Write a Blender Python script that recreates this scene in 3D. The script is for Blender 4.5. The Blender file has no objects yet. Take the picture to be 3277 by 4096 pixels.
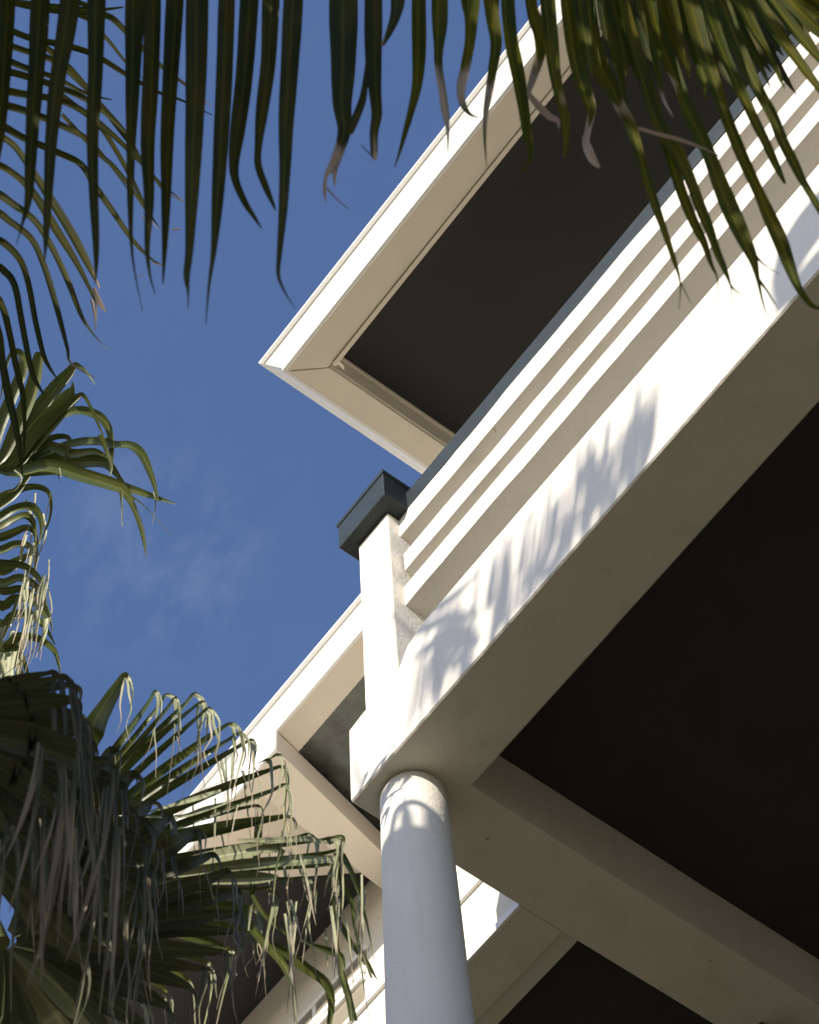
import bpy, bmesh, math, random
from mathutils import Vector, Matrix, noise
random.seed(7)
R = math.radians
sc = bpy.context.scene
COL = sc.collection

# ------------------------------------------------------------------ camera, sky, sun, exposure
# world: X along the facade, Y into the house, Z up
CR = ((0.60776782, 0.79314202, -0.03929399),      # camera right
      (-0.72202842, 0.53132086, -0.44314004),     # camera down
      (-0.33059527, 0.29769763, 0.8955908))       # viewing direction
FOC, CX, CY = 9262.47, 1638.5, 2048.0             # focal length and centre in photo pixels
EYE = Vector((0, 0, 1.6))
cam = bpy.data.cameras.new('camera'); co = bpy.data.objects.new('camera', cam); COL.objects.link(co)
cam.sensor_fit = 'VERTICAL'; cam.sensor_height = 36; cam.lens = FOC / 4096 * 36
cam.clip_start = 0.1; cam.clip_end = 3000
r_, d_, f_ = (Vector(v).normalized() for v in CR)
co.matrix_world = Matrix(((r_.x, -d_.x, -f_.x, EYE.x), (r_.y, -d_.y, -f_.y, EYE.y), (r_.z, -d_.z, -f_.z, EYE.z), (0, 0, 0, 1)))
cam.dof.use_dof = True; cam.dof.focus_distance = 8.0; cam.dof.aperture_fstop = 9.0
sc.camera = co
def pt(u, v, dep):
    """point seen at photo pixel (u, v), dep metres in front of the camera"""
    a, b = (u - CX) / FOC, (v - CY) / FOC
    return EYE + (r_ * a + d_ * b + f_) * dep

SUN_EL, SUN_AZ = 23, 10
SUN = Vector((math.sin(R(SUN_AZ)) * math.cos(R(SUN_EL)), -math.cos(R(SUN_AZ)) * math.cos(R(SUN_EL)), math.sin(R(SUN_EL))))
w = bpy.data.worlds.new('World'); sc.world = w; w.use_nodes = True
nt = w.node_tree; nt.nodes.clear()
out = nt.nodes.new('ShaderNodeOutputWorld'); bg = nt.nodes.new('ShaderNodeBackground')
sky = nt.nodes.new('ShaderNodeTexSky'); sky.sky_type = 'NISHITA'; sky.sun_disc = False
sky.sun_elevation = R(SUN_EL); sky.sun_rotation = math.atan2(SUN.x, SUN.y)
sky.altitude = 0; sky.air_density = 1.0; sky.dust_density = 0.6; sky.ozone_density = 1.5
bg.inputs['Strength'].default_value = 0.134
# faint wisps of high cloud
tc = nt.nodes.new('ShaderNodeTexCoord')
n1 = nt.nodes.new('ShaderNodeTexNoise'); n1.inputs['Scale'].default_value = 26.0; n1.inputs['Detail'].default_value = 7; n1.inputs['Roughness'].default_value = 0.6
n2 = nt.nodes.new('ShaderNodeTexNoise'); n2.inputs['Scale'].default_value = 3.0; n2.inputs['Detail'].default_value = 2
mp = nt.nodes.new('ShaderNodeMapping'); mp.inputs['Scale'].default_value = (1.0, 1.6, 1.0)
nt.links.new(tc.outputs['Generated'], mp.inputs['Vector'])
nt.links.new(mp.outputs['Vector'], n1.inputs['Vector']); nt.links.new(mp.outputs['Vector'], n2.inputs['Vector'])
mul = nt.nodes.new('ShaderNodeMath'); mul.operation = 'MULTIPLY'
nt.links.new(n1.outputs['Fac'], mul.inputs[0]); nt.links.new(n2.outputs['Fac'], mul.inputs[1])
mr = nt.nodes.new('ShaderNodeMapRange'); mr.inputs['From Min'].default_value = 0.17; mr.inputs['From Max'].default_value = 0.36
mr.inputs['To Max'].default_value = 0.13
nt.links.new(mul.outputs[0], mr.inputs['Value'])
dt = nt.nodes.new('ShaderNodeVectorMath'); dt.operation = 'DOT_PRODUCT'
dt.inputs[1].default_value = (pt(640, 2250, 1) - EYE).normalized(); nt.links.new(tc.outputs['Generated'], dt.inputs[0])
fo = nt.nodes.new('ShaderNodeMapRange'); fo.interpolation_type = 'SMOOTHSTEP'; fo.inputs['From Min'].default_value = .9984; fo.inputs['From Max'].default_value = .99995
fo.inputs['To Min'].default_value = .06; nt.links.new(dt.outputs['Value'], fo.inputs['Value'])
cm = nt.nodes.new('ShaderNodeMath'); cm.operation = 'MULTIPLY'; nt.links.new(mr.outputs[0], cm.inputs[0]); nt.links.new(fo.outputs[0], cm.inputs[1])
mx = nt.nodes.new('ShaderNodeMix'); mx.data_type = 'RGBA'
tint = nt.nodes.new('ShaderNodeMix'); tint.data_type = 'RGBA'; tint.blend_type = 'MULTIPLY'; tint.inputs[0].default_value = 1
tint.inputs[7].default_value = (0.84, 0.895, 1.11, 1)
nt.links.new(sky.outputs[0], tint.inputs[6])
nt.links.new(tint.outputs[2], mx.inputs[6]); mx.inputs[7].default_value = (5.5, 6.0, 6.8, 1)
nt.links.new(cm.outputs[0], mx.inputs[0]); nt.links.new(mx.outputs[2], bg.inputs['Color'])
nt.links.new(bg.outputs[0], out.inputs['Surface'])
sl = bpy.data.lights.new('sun', 'SUN'); sl.energy = 5.0; sl.angle = R(0.53); sl.color = (1.0, 0.91, 0.77)
so = bpy.data.objects.new('sun', sl); COL.objects.link(so); so.rotation_euler = SUN.to_track_quat('Z', 'Y').to_euler()
sc.view_settings.view_transform = 'Standard'; sc.view_settings.look = 'None'
sc.view_settings.gamma = 1; sc.view_settings.use_curve_mapping = False
sc.view_settings.exposure = 0.5

# ------------------------------------------------------------------ materials
def mat(name, col, rough=0.8, var=0.12, nscale=3.0, bump=0.0, bscale=60, spec=0.3, dark=None, stain=0.0):
    m = bpy.data.materials.new(name); m.use_nodes = True; t = m.node_tree; b = t.nodes['Principled BSDF']
    b.inputs['Roughness'].default_value = rough; b.inputs['Specular IOR Level'].default_value = spec
    g = t.nodes.new('ShaderNodeNewGeometry')
    n = t.nodes.new('ShaderNodeTexNoise'); n.inputs['Scale'].default_value = nscale; n.inputs['Detail'].default_value = 8; n.inputs['Roughness'].default_value = 0.65
    t.links.new(g.outputs['Position'], n.inputs['Vector'])
    r = t.nodes.new('ShaderNodeValToRGB'); e = r.color_ramp.elements
    e[0].position = 0.3; e[1].position = 0.7
    e[0].color = (*[c * (1 - var) for c in (dark or col)], 1); e[1].color = (*[min(1, c * (1 + var * .4)) for c in col], 1)
    t.links.new(n.outputs['Fac'], r.inputs['Fac'])
    last = r.outputs['Color']
    if stain > 0:                       # thin vertical dirt streaks and specks
        mp = t.nodes.new('ShaderNodeMapping'); mp.inputs['Scale'].default_value = (7, 7, 0.9)
        t.links.new(g.outputs['Position'], mp.inputs['Vector'])
        s = t.nodes.new('ShaderNodeTexNoise'); s.inputs['Scale'].default_value = 1.0; s.inputs['Detail'].default_value = 6
        t.links.new(mp.outputs['Vector'], s.inputs['Vector'])
        q = t.nodes.new('ShaderNodeMapRange'); q.inputs['From Min'].default_value = 0.52; q.inputs['From Max'].default_value = 0.75; q.inputs['To Max'].default_value = stain
        t.links.new(s.outputs['Fac'], q.inputs['Value'])
        x = t.nodes.new('ShaderNodeMix'); x.data_type = 'RGBA'
        t.links.new(q.outputs[0], x.inputs[0]); t.links.new(last, x.inputs[6]); x.inputs[7].default_value = (*[c * .55 for c in col[:2]], col[2] * .45, 1)
        last = x.outputs[2]
    t.links.new(last, b.inputs['Base Color'])
    if bump:
        n2 = t.nodes.new('ShaderNodeTexNoise'); n2.inputs['Scale'].default_value = bscale; n2.inputs['Detail'].default_value = 5
        t.links.new(g.outputs['Position'], n2.inputs['Vector'])
        n3 = t.nodes.new('ShaderNodeTexNoise'); n3.inputs['Scale'].default_value = bscale / 9; n3.inputs['Detail'].default_value = 3
        t.links.new(g.outputs['Position'], n3.inputs['Vector'])
        ad = t.nodes.new('ShaderNodeMath'); ad.operation = 'ADD'; t.links.new(n2.outputs['Fac'], ad.inputs[0]); t.links.new(n3.outputs['Fac'], ad.inputs[1])
        bp = t.nodes.new('ShaderNodeBump'); bp.inputs['Strength'].default_value = bump; bp.inputs['Distance'].default_value = 0.008
        t.links.new(ad.outputs[0], bp.inputs['Height']); t.links.new(bp.outputs[0], b.inputs['Normal'])
    return m
M = {}
M['plaster'] = mat('white_plaster', (0.70, 0.66, 0.585), 0.85, 0.05, 1.6, 0.35, 55, stain=0.28)
M['taupe'] = mat('darker_soffit_strip', (0.66, 0.62, 0.57), 0.85, 0.05, 1.6, 0.3, 55)  # slightly darker than the plaster, for the step strip
M['trim'] = mat('white_trim_paint', (0.82, 0.80, 0.76), 0.45, 0.04, 3, 0.05, 30, 0.5, stain=0.12)
M['soffit'] = mat('cream_soffit_board', (0.76, 0.69, 0.57), 0.7, 0.06, 2.2, 0.08, 90, stain=0.12)
M['wing_soffit'] = mat('cream_wing_soffit', (0.72, 0.65, 0.55), 0.7, 0.06, 2.2, 0.08, 90, stain=0.1)
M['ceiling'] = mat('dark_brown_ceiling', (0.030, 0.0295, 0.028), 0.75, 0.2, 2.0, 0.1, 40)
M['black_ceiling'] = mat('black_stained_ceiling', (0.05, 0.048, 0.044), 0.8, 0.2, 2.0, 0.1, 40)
M['slate'] = mat('slate_blue_paint', (0.018, 0.028, 0.030), 0.45, 0.25, 14, 0.15, 60, 0.35)
def chips(m, col, thr, scale):
    t = m.node_tree; b = t.nodes['Principled BSDF']; src = b.inputs['Base Color'].links[0].from_socket
    g = t.nodes.new('ShaderNodeNewGeometry'); n = t.nodes.new('ShaderNodeTexNoise'); n.inputs['Scale'].default_value = scale; n.inputs['Detail'].default_value = 3
    t.links.new(g.outputs['Position'], n.inputs['Vector'])
    q = t.nodes.new('ShaderNodeMapRange'); q.inputs['From Min'].default_value = thr; q.inputs['From Max'].default_value = thr + .02; t.links.new(n.outputs['Fac'], q.inputs['Value'])
    x = t.nodes.new('ShaderNodeMix'); x.data_type = 'RGBA'; t.links.new(q.outputs[0], x.inputs[0]); t.links.new(src, x.inputs[6]); x.inputs[7].default_value = (*col, 1)
    t.links.new(x.outputs[2], b.inputs['Base Color'])
chips(M['slate'], (.5, .5, .47), .745, 44)
chips(M['plaster'], (.34, .29, .22), .755, 21)
M['mottled'] = mat('ceiling_with_painted_reflections', (0.075, 0.085, 0.07), 0.25, 0.4, 7, 0.1, 40, 0.5, dark=(0.03, 0.03, 0.026))  # green mottling stands in for reflected foliage on the dark ceiling
M['glass_tan'] = mat('tan_window_pane', (0.27, 0.24, 0.185), 0.2, 0.1, 5, 0, 50, 0.6)  # flat tan tone of the window panes
M['dark_wall'] = mat('dark_lower_wall_tone', (0.05, 0.045, 0.030), 0.7, 0.3, 4, 0.3, 30)  # unseen lower walls, dark tone chosen to cut bounce light
M['grey'] = mat('grey_putty', (0.1, 0.1, 0.1), 0.6)
M['dark_ground'] = mat('dark_near_ground', (0.095, 0.084, 0.047), 0.95, 0.3, 2, 0.6, 20)
M['paving'] = mat('sandstone_paving', (0.20, 0.178, 0.112), 0.9, 0.15, 0.8, 0.3, 20)
M['grass'] = mat('lawn', (0.09, 0.09, 0.045), 0.9, 0.3, 3, 0.5, 50)
M['trunk'] = mat('palm_bark', (0.20, 0.16, 0.12), 0.95, 0.4, 9, 0.9, 30)
M['petiole'] = mat('palm_petiole', (0.17, 0.19, 0.06), 0.5, 0.3, 12, 0.2, 60)

def leaf_mat(name, green, yellow, dry, trans=0.35, rough=0.38, spec=.45):
    m = bpy.data.materials.new(name); m.use_nodes = True; t = m.node_tree; b = t.nodes['Principled BSDF']
    o = t.nodes['Material Output']
    uv = t.nodes.new('ShaderNodeUVMap'); uv.uv_map = 'leaf'
    oi = t.nodes.new('ShaderNodeObjectInfo')
    add = t.nodes.new('ShaderNodeVectorMath'); add.operation = 'ADD'
    sca = t.nodes.new('ShaderNodeVectorMath'); sca.operation = 'SCALE'; sca.inputs[0].default_value = (17, 31, 5); t.links.new(oi.outputs['Random'], sca.inputs['Scale'])
    t.links.new(uv.outputs[0], add.inputs[0]); t.links.new(sca.outputs[0], add.inputs[1])
    m1 = t.nodes.new('ShaderNodeMapping'); m1.inputs['Scale'].default_value = (1.0, 5.0, 1); t.links.new(add.outputs[0], m1.inputs['Vector'])
    blo = t.nodes.new('ShaderNodeTexNoise'); blo.inputs['Scale'].default_value = 1.0; blo.inputs['Detail'].default_value = 4; t.links.new(m1.outputs[0], blo.inputs['Vector'])
    m2 = t.nodes.new('ShaderNodeMapping'); m2.inputs['Scale'].default_value = (22, 1.2, 1); t.links.new(add.outputs[0], m2.inputs['Vector'])
    stri = t.nodes.new('ShaderNodeTexNoise'); stri.inputs['Scale'].default_value = 1.0; stri.inputs['Detail'].default_value = 3; t.links.new(m2.outputs[0], stri.inputs['Vector'])
    r1 = t.nodes.new('ShaderNodeValToRGB'); e = r1.color_ramp.elements
    e[0].position = .42; e[1].position = .72; e[0].color = (*green, 1); e[1].color = (*yellow, 1)
    t.links.new(blo.outputs['Fac'], r1.inputs['Fac'])
    st = t.nodes.new('ShaderNodeMapRange'); st.inputs['From Min'].default_value = .3; st.inputs['From Max'].default_value = .7; st.inputs['To Min'].default_value = .7; st.inputs['To Max'].default_value = 1.25
    t.links.new(stri.outputs['Fac'], st.inputs['Value'])
    mm = t.nodes.new('ShaderNodeVectorMath'); mm.operation = 'SCALE'; t.links.new(r1.outputs['Color'], mm.inputs[0]); t.links.new(st.outputs[0], mm.inputs['Scale'])
    sx = t.nodes.new('ShaderNodeSeparateXYZ'); t.links.new(uv.outputs[0], sx.inputs[0])
    s5 = t.nodes.new('ShaderNodeMath'); s5.operation = 'SUBTRACT'; t.links.new(sx.outputs[0], s5.inputs[0]); s5.inputs[1].default_value = .5
    ab = t.nodes.new('ShaderNodeMath'); ab.operation = 'ABSOLUTE'; t.links.new(s5.outputs[0], ab.inputs[0])
    rb = t.nodes.new('ShaderNodeMapRange'); rb.inputs['From Min'].default_value = .025; rb.inputs['From Max'].default_value = .10; rb.inputs['To Min'].default_value = .5; rb.inputs['To Max'].default_value = 0
    t.links.new(ab.outputs[0], rb.inputs['Value'])
    rx = t.nodes.new('ShaderNodeMix'); rx.data_type = 'RGBA'; t.links.new(rb.outputs[0], rx.inputs[0]); t.links.new(mm.outputs[0], rx.inputs[6]); rx.inputs[7].default_value = (*[c * 1.7 for c in yellow], 1)
    at = t.nodes.new('ShaderNodeAttribute'); at.attribute_name = 'dry'
    sb = t.nodes.new('ShaderNodeMath'); sb.operation = 'MULTIPLY_ADD'; t.links.new(blo.outputs['Fac'], sb.inputs[0]); sb.inputs[1].default_value = 1.4; sb.inputs[2].default_value = -0.7
    ad2 = t.nodes.new('ShaderNodeMath'); ad2.operation = 'ADD'; t.links.new(at.outputs['Fac'], ad2.inputs[0]); t.links.new(sb.outputs[0], ad2.inputs[1])
    mr = t.nodes.new('ShaderNodeMapRange'); mr.inputs['From Min'].default_value = .35; mr.inputs['From Max'].default_value = .65; t.links.new(ad2.outputs[0], mr.inputs['Value'])
    mxx = t.nodes.new('ShaderNodeMix'); mxx.data_type = 'RGBA'; t.links.new(mr.outputs[0], mxx.inputs[0]); t.links.new(rx.outputs[2], mxx.inputs[6])
    r2 = t.nodes.new('ShaderNodeValToRGB'); e = r2.color_ramp.elements
    e[0].position = .35; e[1].position = .62; e[0].color = (*[c * .5 for c in dry], 1); e[1].color = (*dry, 1); t.links.new(blo.outputs['Fac'], r2.inputs['Fac'])
    t.links.new(r2.outputs['Color'], mxx.inputs[7])
    t.links.new(mxx.outputs[2], b.inputs['Base Color']); b.inputs['Roughness'].default_value = rough; b.inputs['Specular IOR Level'].default_value = spec
    bp = t.nodes.new('ShaderNodeBump'); bp.inputs['Strength'].default_value = .4; bp.inputs['Distance'].default_value = .002
    t.links.new(stri.outputs['Fac'], bp.inputs['Height']); t.links.new(bp.outputs[0], b.inputs['Normal'])
    tr = t.nodes.new('ShaderNodeBsdfTranslucent'); t.links.new(mxx.outputs[2], tr.inputs['Color'])
    ms = t.nodes.new('ShaderNodeMixShader'); ms.inputs[0].default_value = trans
    t.links.new(b.outputs[0], ms.inputs[1]); t.links.new(tr.outputs[0], ms.inputs[2]); t.links.new(ms.outputs[0], o.inputs['Surface'])
    return m
M['leaf_coco'] = leaf_mat('coconut_leaflet', (0.030, 0.042, 0.007), (0.085, 0.075, 0.008), (0.55, 0.43, 0.33), 0.3, .55, .15)
M['leaf_coco_lit'] = leaf_mat('lit_coconut_leaflet', (0.050, 0.070, 0.004), (0.15, 0.13, 0.006), (0.55, 0.44, 0.34), 0.5, .6, .15)  # brighter copy of the coconut leaflet; sun glow put into the colour
M['leaf_sunlit'] = leaf_mat('sunlit_pale_leaf', (0.24, 0.27, 0.13), (0.38, 0.37, 0.22), (0.44, 0.35, 0.24), 0.2, .4)  # pale colour stands in for sun gloss and sunlit tips
M['leaf_fan'] = leaf_mat('fan_palm_segment', (0.070, 0.096, 0.020), (0.125, 0.14, 0.032), (0.40, 0.40, 0.25), 0.14, .33)  # dry end colour also carries the sunlit side of drooping tips
M['leaf_dark'] = leaf_mat('shaded_fan_palm_segment', (0.050, 0.062, 0.026), (0.09, 0.09, 0.04), (0.27, 0.21, 0.13), 0.2, .45)  # darker copy of the fan segment; shade put into its colour

# ------------------------------------------------------------------ helpers
S = 6.5                                            # metres per unit of the house's measured layout
def W(x, y, z): return Vector((x * S, y * S, z * S + 1.6))
def link(name, me, m, parent=None):
    o = bpy.data.objects.new(name, me); COL.objects.link(o)
    if m is not None: me.materials.append(m)
    if parent is not None:
        o.parent = parent
        o.matrix_parent_inverse = parent_inv(parent)
    return o
def parent_inv(p):
    mtx = Matrix.Identity(4); q = p
    while q is not None: mtx = Matrix.Translation(q.location) @ mtx; q = q.parent if q.parent is not None and False else None
    return mtx.inverted() if p.parent is None else Matrix.Identity(4)
def empty(name, loc, label, cat, group=None):
    o = bpy.data.objects.new(name, None); COL.objects.link(o); o.location = loc; o.empty_display_size = .3
    o['label'] = label; o['category'] = cat
    if group: o['group'] = group
    return o
def wob(p, amp):
    a = noise.noise_vector(p * 1.7) * amp + noise.noise_vector(p * 6.5 + Vector((9, 3, 5))) * amp * .45 + noise.noise_vector(p * 23 + Vector((1, 8, 2))) * amp * .18
    return a
def prism(axis, poly, a0, a1, sub=0.02, step=None, amp=0.0022, ch=0.005):
    """poly (layout units, in the plane across the axis) swept from a0 to a1; chamfered ends and corners, hand-trowelled wobble"""
    pl = [Vector(p) for p in poly]
    area = sum(pl[i].x * pl[(i + 1) % len(pl)].y - pl[(i + 1) % len(pl)].x * pl[i].y for i in range(len(pl)))
    if area < 0: pl.reverse()
    c = ch / S
    q = []                                          # cut the corners
    n = len(pl)
    for i in range(n):
        p0, p1, p2 = pl[i - 1], pl[i], pl[(i + 1) % n]
        d0, d2 = (p0 - p1), (p2 - p1)
        k = min(c, d0.length * .3, d2.length * .3)
        a, b = p1 + d0.normalized() * k, p1 + d2.normalized() * k
        q += [a, (a + b) * .25 + p1 * .5, b]
    p = []
    for i in range(len(q)):
        a, b = q[i], q[(i + 1) % len(q)]
        m = max(1, int((b - a).length / sub))
        for j in range(m): p.append(a.lerp(b, j / m))
    N = len(p)
    nor = []
    for i in range(N):
        t = (p[(i + 1) % N] - p[i - 1]); nor.append(Vector((t.y, -t.x)).normalized())
    st = max(1, int(abs(a1 - a0) / (step or 1e9)))
    rings = [(a0, c * .7)] + [(a0 + c + (a1 - a0 - 2 * c) * i / st, 0) for i in range(st + 1)] + [(a1, c * .7)]
    bm = bmesh.new(); V = []
    for a, ins in rings:
        row = []
        for i in range(N):
            u, v = p[i] - nor[i] * ins
            P = {'x': (a, u, v), 'y': (u, a, v), 'z': (u, v, a)}[axis]
            P = W(*P)
            d = wob(P, amp); setattr(d, axis, getattr(d, axis) * .25)
            row.append(bm.verts.new(P + d))
        V.append(row)
    for k in range(len(V) - 1):
        for i in range(N):
            j = (i + 1) % N
            bm.faces.new((V[k][i], V[k][j], V[k + 1][j], V[k + 1][i]))
    bm.faces.new(list(reversed(V[0]))); bm.faces.new(V[-1])
    bmesh.ops.triangulate(bm, faces=[f for f in bm.faces if len(f.verts) > 4])
    bmesh.ops.recalc_face_normals(bm, faces=bm.faces)
    me = bpy.data.meshes.new('part'); bm.to_mesh(me); bm.free()
    return me
def rect(a0, a1, b0, b1): return [(a0, b0), (a1, b0), (a1, b1), (a0, b1)]
def slab(x0, x1, y0, y1, z0, z1, ax='x', **k):
    if ax == 'x': return prism('x', rect(y0, y1, z0, z1), x0, x1, **k)
    if ax == 'y': return prism('y', rect(x0, x1, z0, z1), y0, y1, **k)
    return prism('z', rect(x0, x1, y0, y1), z0, z1, **k)
def sweep(path, prof, close=True):
    """prof = (outward, z) points carried along an XY path given as (x, y, outward dx, outward dy); mitred"""
    bm = bmesh.new(); V = [[bm.verts.new(W(x + o * ox, y + o * oy, z)) for o, z in prof] for x, y, ox, oy in path]
    n = len(prof)
    for k in range(len(V) - 1):
        for i in range(n):
            j = (i + 1) % n
            bm.faces.new((V[k][i], V[k][j], V[k + 1][j], V[k + 1][i]))
    bm.faces.new(V[0]); bm.faces.new(list(reversed(V[-1])))
    bmesh.ops.recalc_face_normals(bm, faces=bm.faces)
    me = bpy.data.meshes.new('trim'); bm.to_mesh(me); bm.free(); return me

# ------------------------------------------------------------------ ground
def sheet(name, x0, x1, y0, y1, z, m, n=40):
    bm = bmesh.new(); bmesh.ops.create_grid(bm, x_segments=n, y_segments=n, size=.5)
    for v in bm.verts: v.co = Vector((x0 + (v.co.x + .5) * (x1 - x0), y0 + (v.co.y + .5) * (y1 - y0), z))
    me = bpy.data.meshes.new(name); bm.to_mesh(me); bm.free()
    o = link(name, me, m); o['kind'] = 'structure'; return o
sheet('ground', -900, 900, -900, 900, 0, M['grass'], 30)
sheet('terrace_paving', -45, 45, -50, 30, .006, M['paving'], 30)
sheet('dark_ground_patch', -10, 10, -8, 5.2, .012, M['dark_ground'], 30)  # unseen dark ground, added to cut bounce light under the beams

# ------------------------------------------------------------------ house with the balcony
house = empty('house', W(-.1, .80, -.246), 'white plaster house with a corner balcony on a round column and a deep flat roof', 'house')
XR = .34
mb = link('balcony', slab(-.476, XR, .4525, .80, 1.0545, 1.072, amp=0), M['plaster'], house)
def part(name, me, m, parent): return link(name, me, M[m], parent)
# front beam with its stepped left end; the top dips where it runs into the post
part('front_beam', prism('y', [(-.519, 1.0), (XR, 1.0), (XR, 1.0915), (-.452, 1.0915), (-.466, 1.086), (-.475, 1.0722), (-.507, 1.0705), (-.519, 1.0685)], .409, .4535, sub=.012, amp=.003, ch=.007), 'plaster', mb)
part('post', prism('z', rect(-.504, -.475, .4092, .446), 1.0701, 1.2635, step=.012, amp=.0035, ch=.007), 'plaster', mb)
part('cross_beam', slab(-.5182, -.4750, .4525, .80, 1.0002, 1.069, 'y', step=.02, amp=.0025, ch=.003), 'plaster', mb)
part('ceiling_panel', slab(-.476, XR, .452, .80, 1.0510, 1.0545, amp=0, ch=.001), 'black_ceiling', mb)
def rail(x0, x1, z0, z1, y0=.418, y1=.438):
    return part('rail', slab(x0, x1, y0, y1, z0, z1, step=.012, amp=.0058, ch=.006), 'plaster', mb)
rail(-.478, XR, 1.2415, 1.2655)
rail(-.4735, XR, 1.1947, 1.2156)
rail(-.478, XR, 1.1563, 1.1780)
part('handrail', slab(-.4665, XR, .4178, .442, 1.2657, 1.2865, step=.02, amp=.0015, ch=.004), 'slate', mb)
cap = part('post_cap', slab(-.5118, -.4655, .4000, .450, 1.2637, 1.2925, 'z', step=.02, amp=.001, ch=.004), 'slate', mb)
part('cap_lip', slab(-.5128, -.4648, .3992, .451, 1.2925, 1.2968, 'z', amp=.001, ch=.003), 'slate', cap)
# right end post, beyond the picture
part('post', prism('z', rect(XR - .03, XR, .4092, .446), 1.0920, 1.2635, step=.02, amp=.003, ch=.007), 'plaster', mb)
# round column, slightly swelling downward
def lathe(prof, cx, cy, n=64):
    bm = bmesh.new(); V = []
    for r, z in prof:
        V.append([bm.verts.new(W(cx + r * math.cos(2 * math.pi * i / n), cy + r * math.sin(2 * math.pi * i / n), z)) for i in range(n)])
    for k in range(len(V) - 1):
        for i in range(n):
            j = (i + 1) % n; f = bm.faces.new((V[k][i], V[k][j], V[k + 1][j], V[k + 1][i])); f.smooth = True
    bm.faces.new(list(reversed(V[0]))); bm.faces.new(V[-1])
    for v in bm.verts: v.co += wob(v.co, .0016)
    me = bpy.data.meshes.new('turned'); bm.to_mesh(me); bm.free(); return me
prof = [(.031, -.246), (.031, -.225), (.0275, -.222), (.0275, -.205)]
for i in range(26):
    z = -.2 + 1.2 * i / 25
    r = .0175 + (1 - z) * .0120 - max(0, .55 - z) * .009
    prof.append((r, min(z, .9990)))
part('column', lathe(prof, -.4983, .4340), 'plaster', house)

# walls: ground floor and upper floor, with openings read as doors
wl = part('wall', slab(-.50, XR, .80, .83, 1.0, 1.60, amp=.0, ch=.003), 'plaster', house)
part('unseen_lower_wall', slab(-.50, XR, .802, .83, -.246, .9995, amp=.0, ch=.003), 'dark_wall', house)
def glazed_door(x0, x1, z0, z1, y, par, hand='plaster'):
    f = part('door_frame', sweep([(x0, y, -1, 0), (x0, y, -1, 0)], [(0, z0), (.001, z0), (0, z0 + .001)]), 'trim', par) if False else None
    fr = part('door', slab(x0, x1, y - .006, y + .001, z0, z1, 'y', amp=0, ch=.002), 'trim', par)
    k = 2; wdt = (x1 - x0 - .012 * (k + 1)) / k
    for i in range(k):
        a = x0 + .012 + i * (wdt + .012)
        part('pane', slab(a, a + wdt, y - .0072, y - .0055, z0 + .012, z1 - .012, 'y', amp=0, ch=.001), 'ceiling', fr)
    return fr
glazed_door(-.30, -.06, -.244, .10, .80, wl)
glazed_door(-.36, -.10, 1.074, 1.40, .80, wl)
glazed_door(.04, .26, 1.074, 1.40, .80, wl)

# roof over the balcony
roof = link('roof', slab(-.515, XR, .366, .85, 1.5405, 1.5600, amp=0), M['trim'], house)
lip = [(0, 1.5), (.0006, 1.5), (.0006, 1.5026), (0.0, 1.5032), (.0012, 1.5055), (.0060, 1.5120), (.0092, 1.5168), (.0103, 1.5172), (.0125, 1.5190), (.0125, 1.5212), (.0108, 1.5218), (-.01, 1.5218), (-.01, 1.506), (-.0015, 1.5)]
part('fascia', sweep([(XR, .36, 0, -1), (-.5185, .36, -1, -1), (-.5185, .86, -1, 0)], lip), 'trim', roof)
def polyplate(pts, z0, z1, ch=.0015):
    return prism('z', pts, z0, z1, sub=9, amp=0, ch=ch)
part('soffit_board', polyplate([(-.5182, .3616), (XR, .3616), (XR, .3838), (-.4982, .3838), (-.5172, .3620)], 1.5004, 1.506), 'soffit', roof)
part('soffit_board', polyplate([(-.5172, .3632), (-.4976, .3852), (-.4976, .86), (-.5172, .86)], 1.5002, 1.506), 'soffit', roof)
part('soffit_trim', slab(-.4940, XR, .3843, .3876, 1.4990, 1.5255, amp=0, ch=.003), 'soffit', roof)
part('soffit_trim', slab(-.4979, -.4962, .3850, .86, 1.5030, 1.5262, 'y', amp=0, ch=.002), 'soffit', roof)
part('soffit_trim', slab(-.4960, -.4935, .3880, .86, 1.5225, 1.5262, 'y', amp=0, ch=.003), 'soffit', roof)
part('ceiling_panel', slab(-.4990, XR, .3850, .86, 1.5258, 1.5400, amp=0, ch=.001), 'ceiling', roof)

# ------------------------------------------------------------------ recessed wing on the left
wing = empty('house_wing', W(-.9, .70, -.246), 'recessed white wing left of the column, with deep cream eaves and framed window', 'house wing')
XL = -1.45
wb = link('wing_slab', slab(XL, -.5190, .5605, .675, 1.034, 1.0535, amp=0), M['plaster'], wing)
part('front_beam', slab(XL, -.5187, .5215, .549, 1.0005, 1.0535, step=.02, amp=.0025, ch=.002), 'plaster', wb)
part('beam_step', slab(XL, -.5187, .549, .5605, 1.0020, 1.0535, step=.02, amp=.002, ch=.001), 'taupe', wb)
part('drip_edge', slab(XL, -.5187, .5196, .5216, 1.0000, 1.0055, step=.03, amp=.001, ch=.002), 'trim', wb)
part('top_edge', slab(XL, -.5187, .5190, .5605, 1.0535, 1.0572, step=.03, amp=.001, ch=.002), 'trim', wb)
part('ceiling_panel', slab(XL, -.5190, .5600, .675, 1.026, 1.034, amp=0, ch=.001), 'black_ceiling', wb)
ww = link('wall', slab(XL, -.498, .673, .70, 1.0, 1.5600, amp=.001, ch=.003), M['plaster'], wing)
link('unseen_lower_wall', slab(XL, -.501, .675, .70, -.246, .9995, amp=.0, ch=.003), M['dark_wall'], wing)
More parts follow.
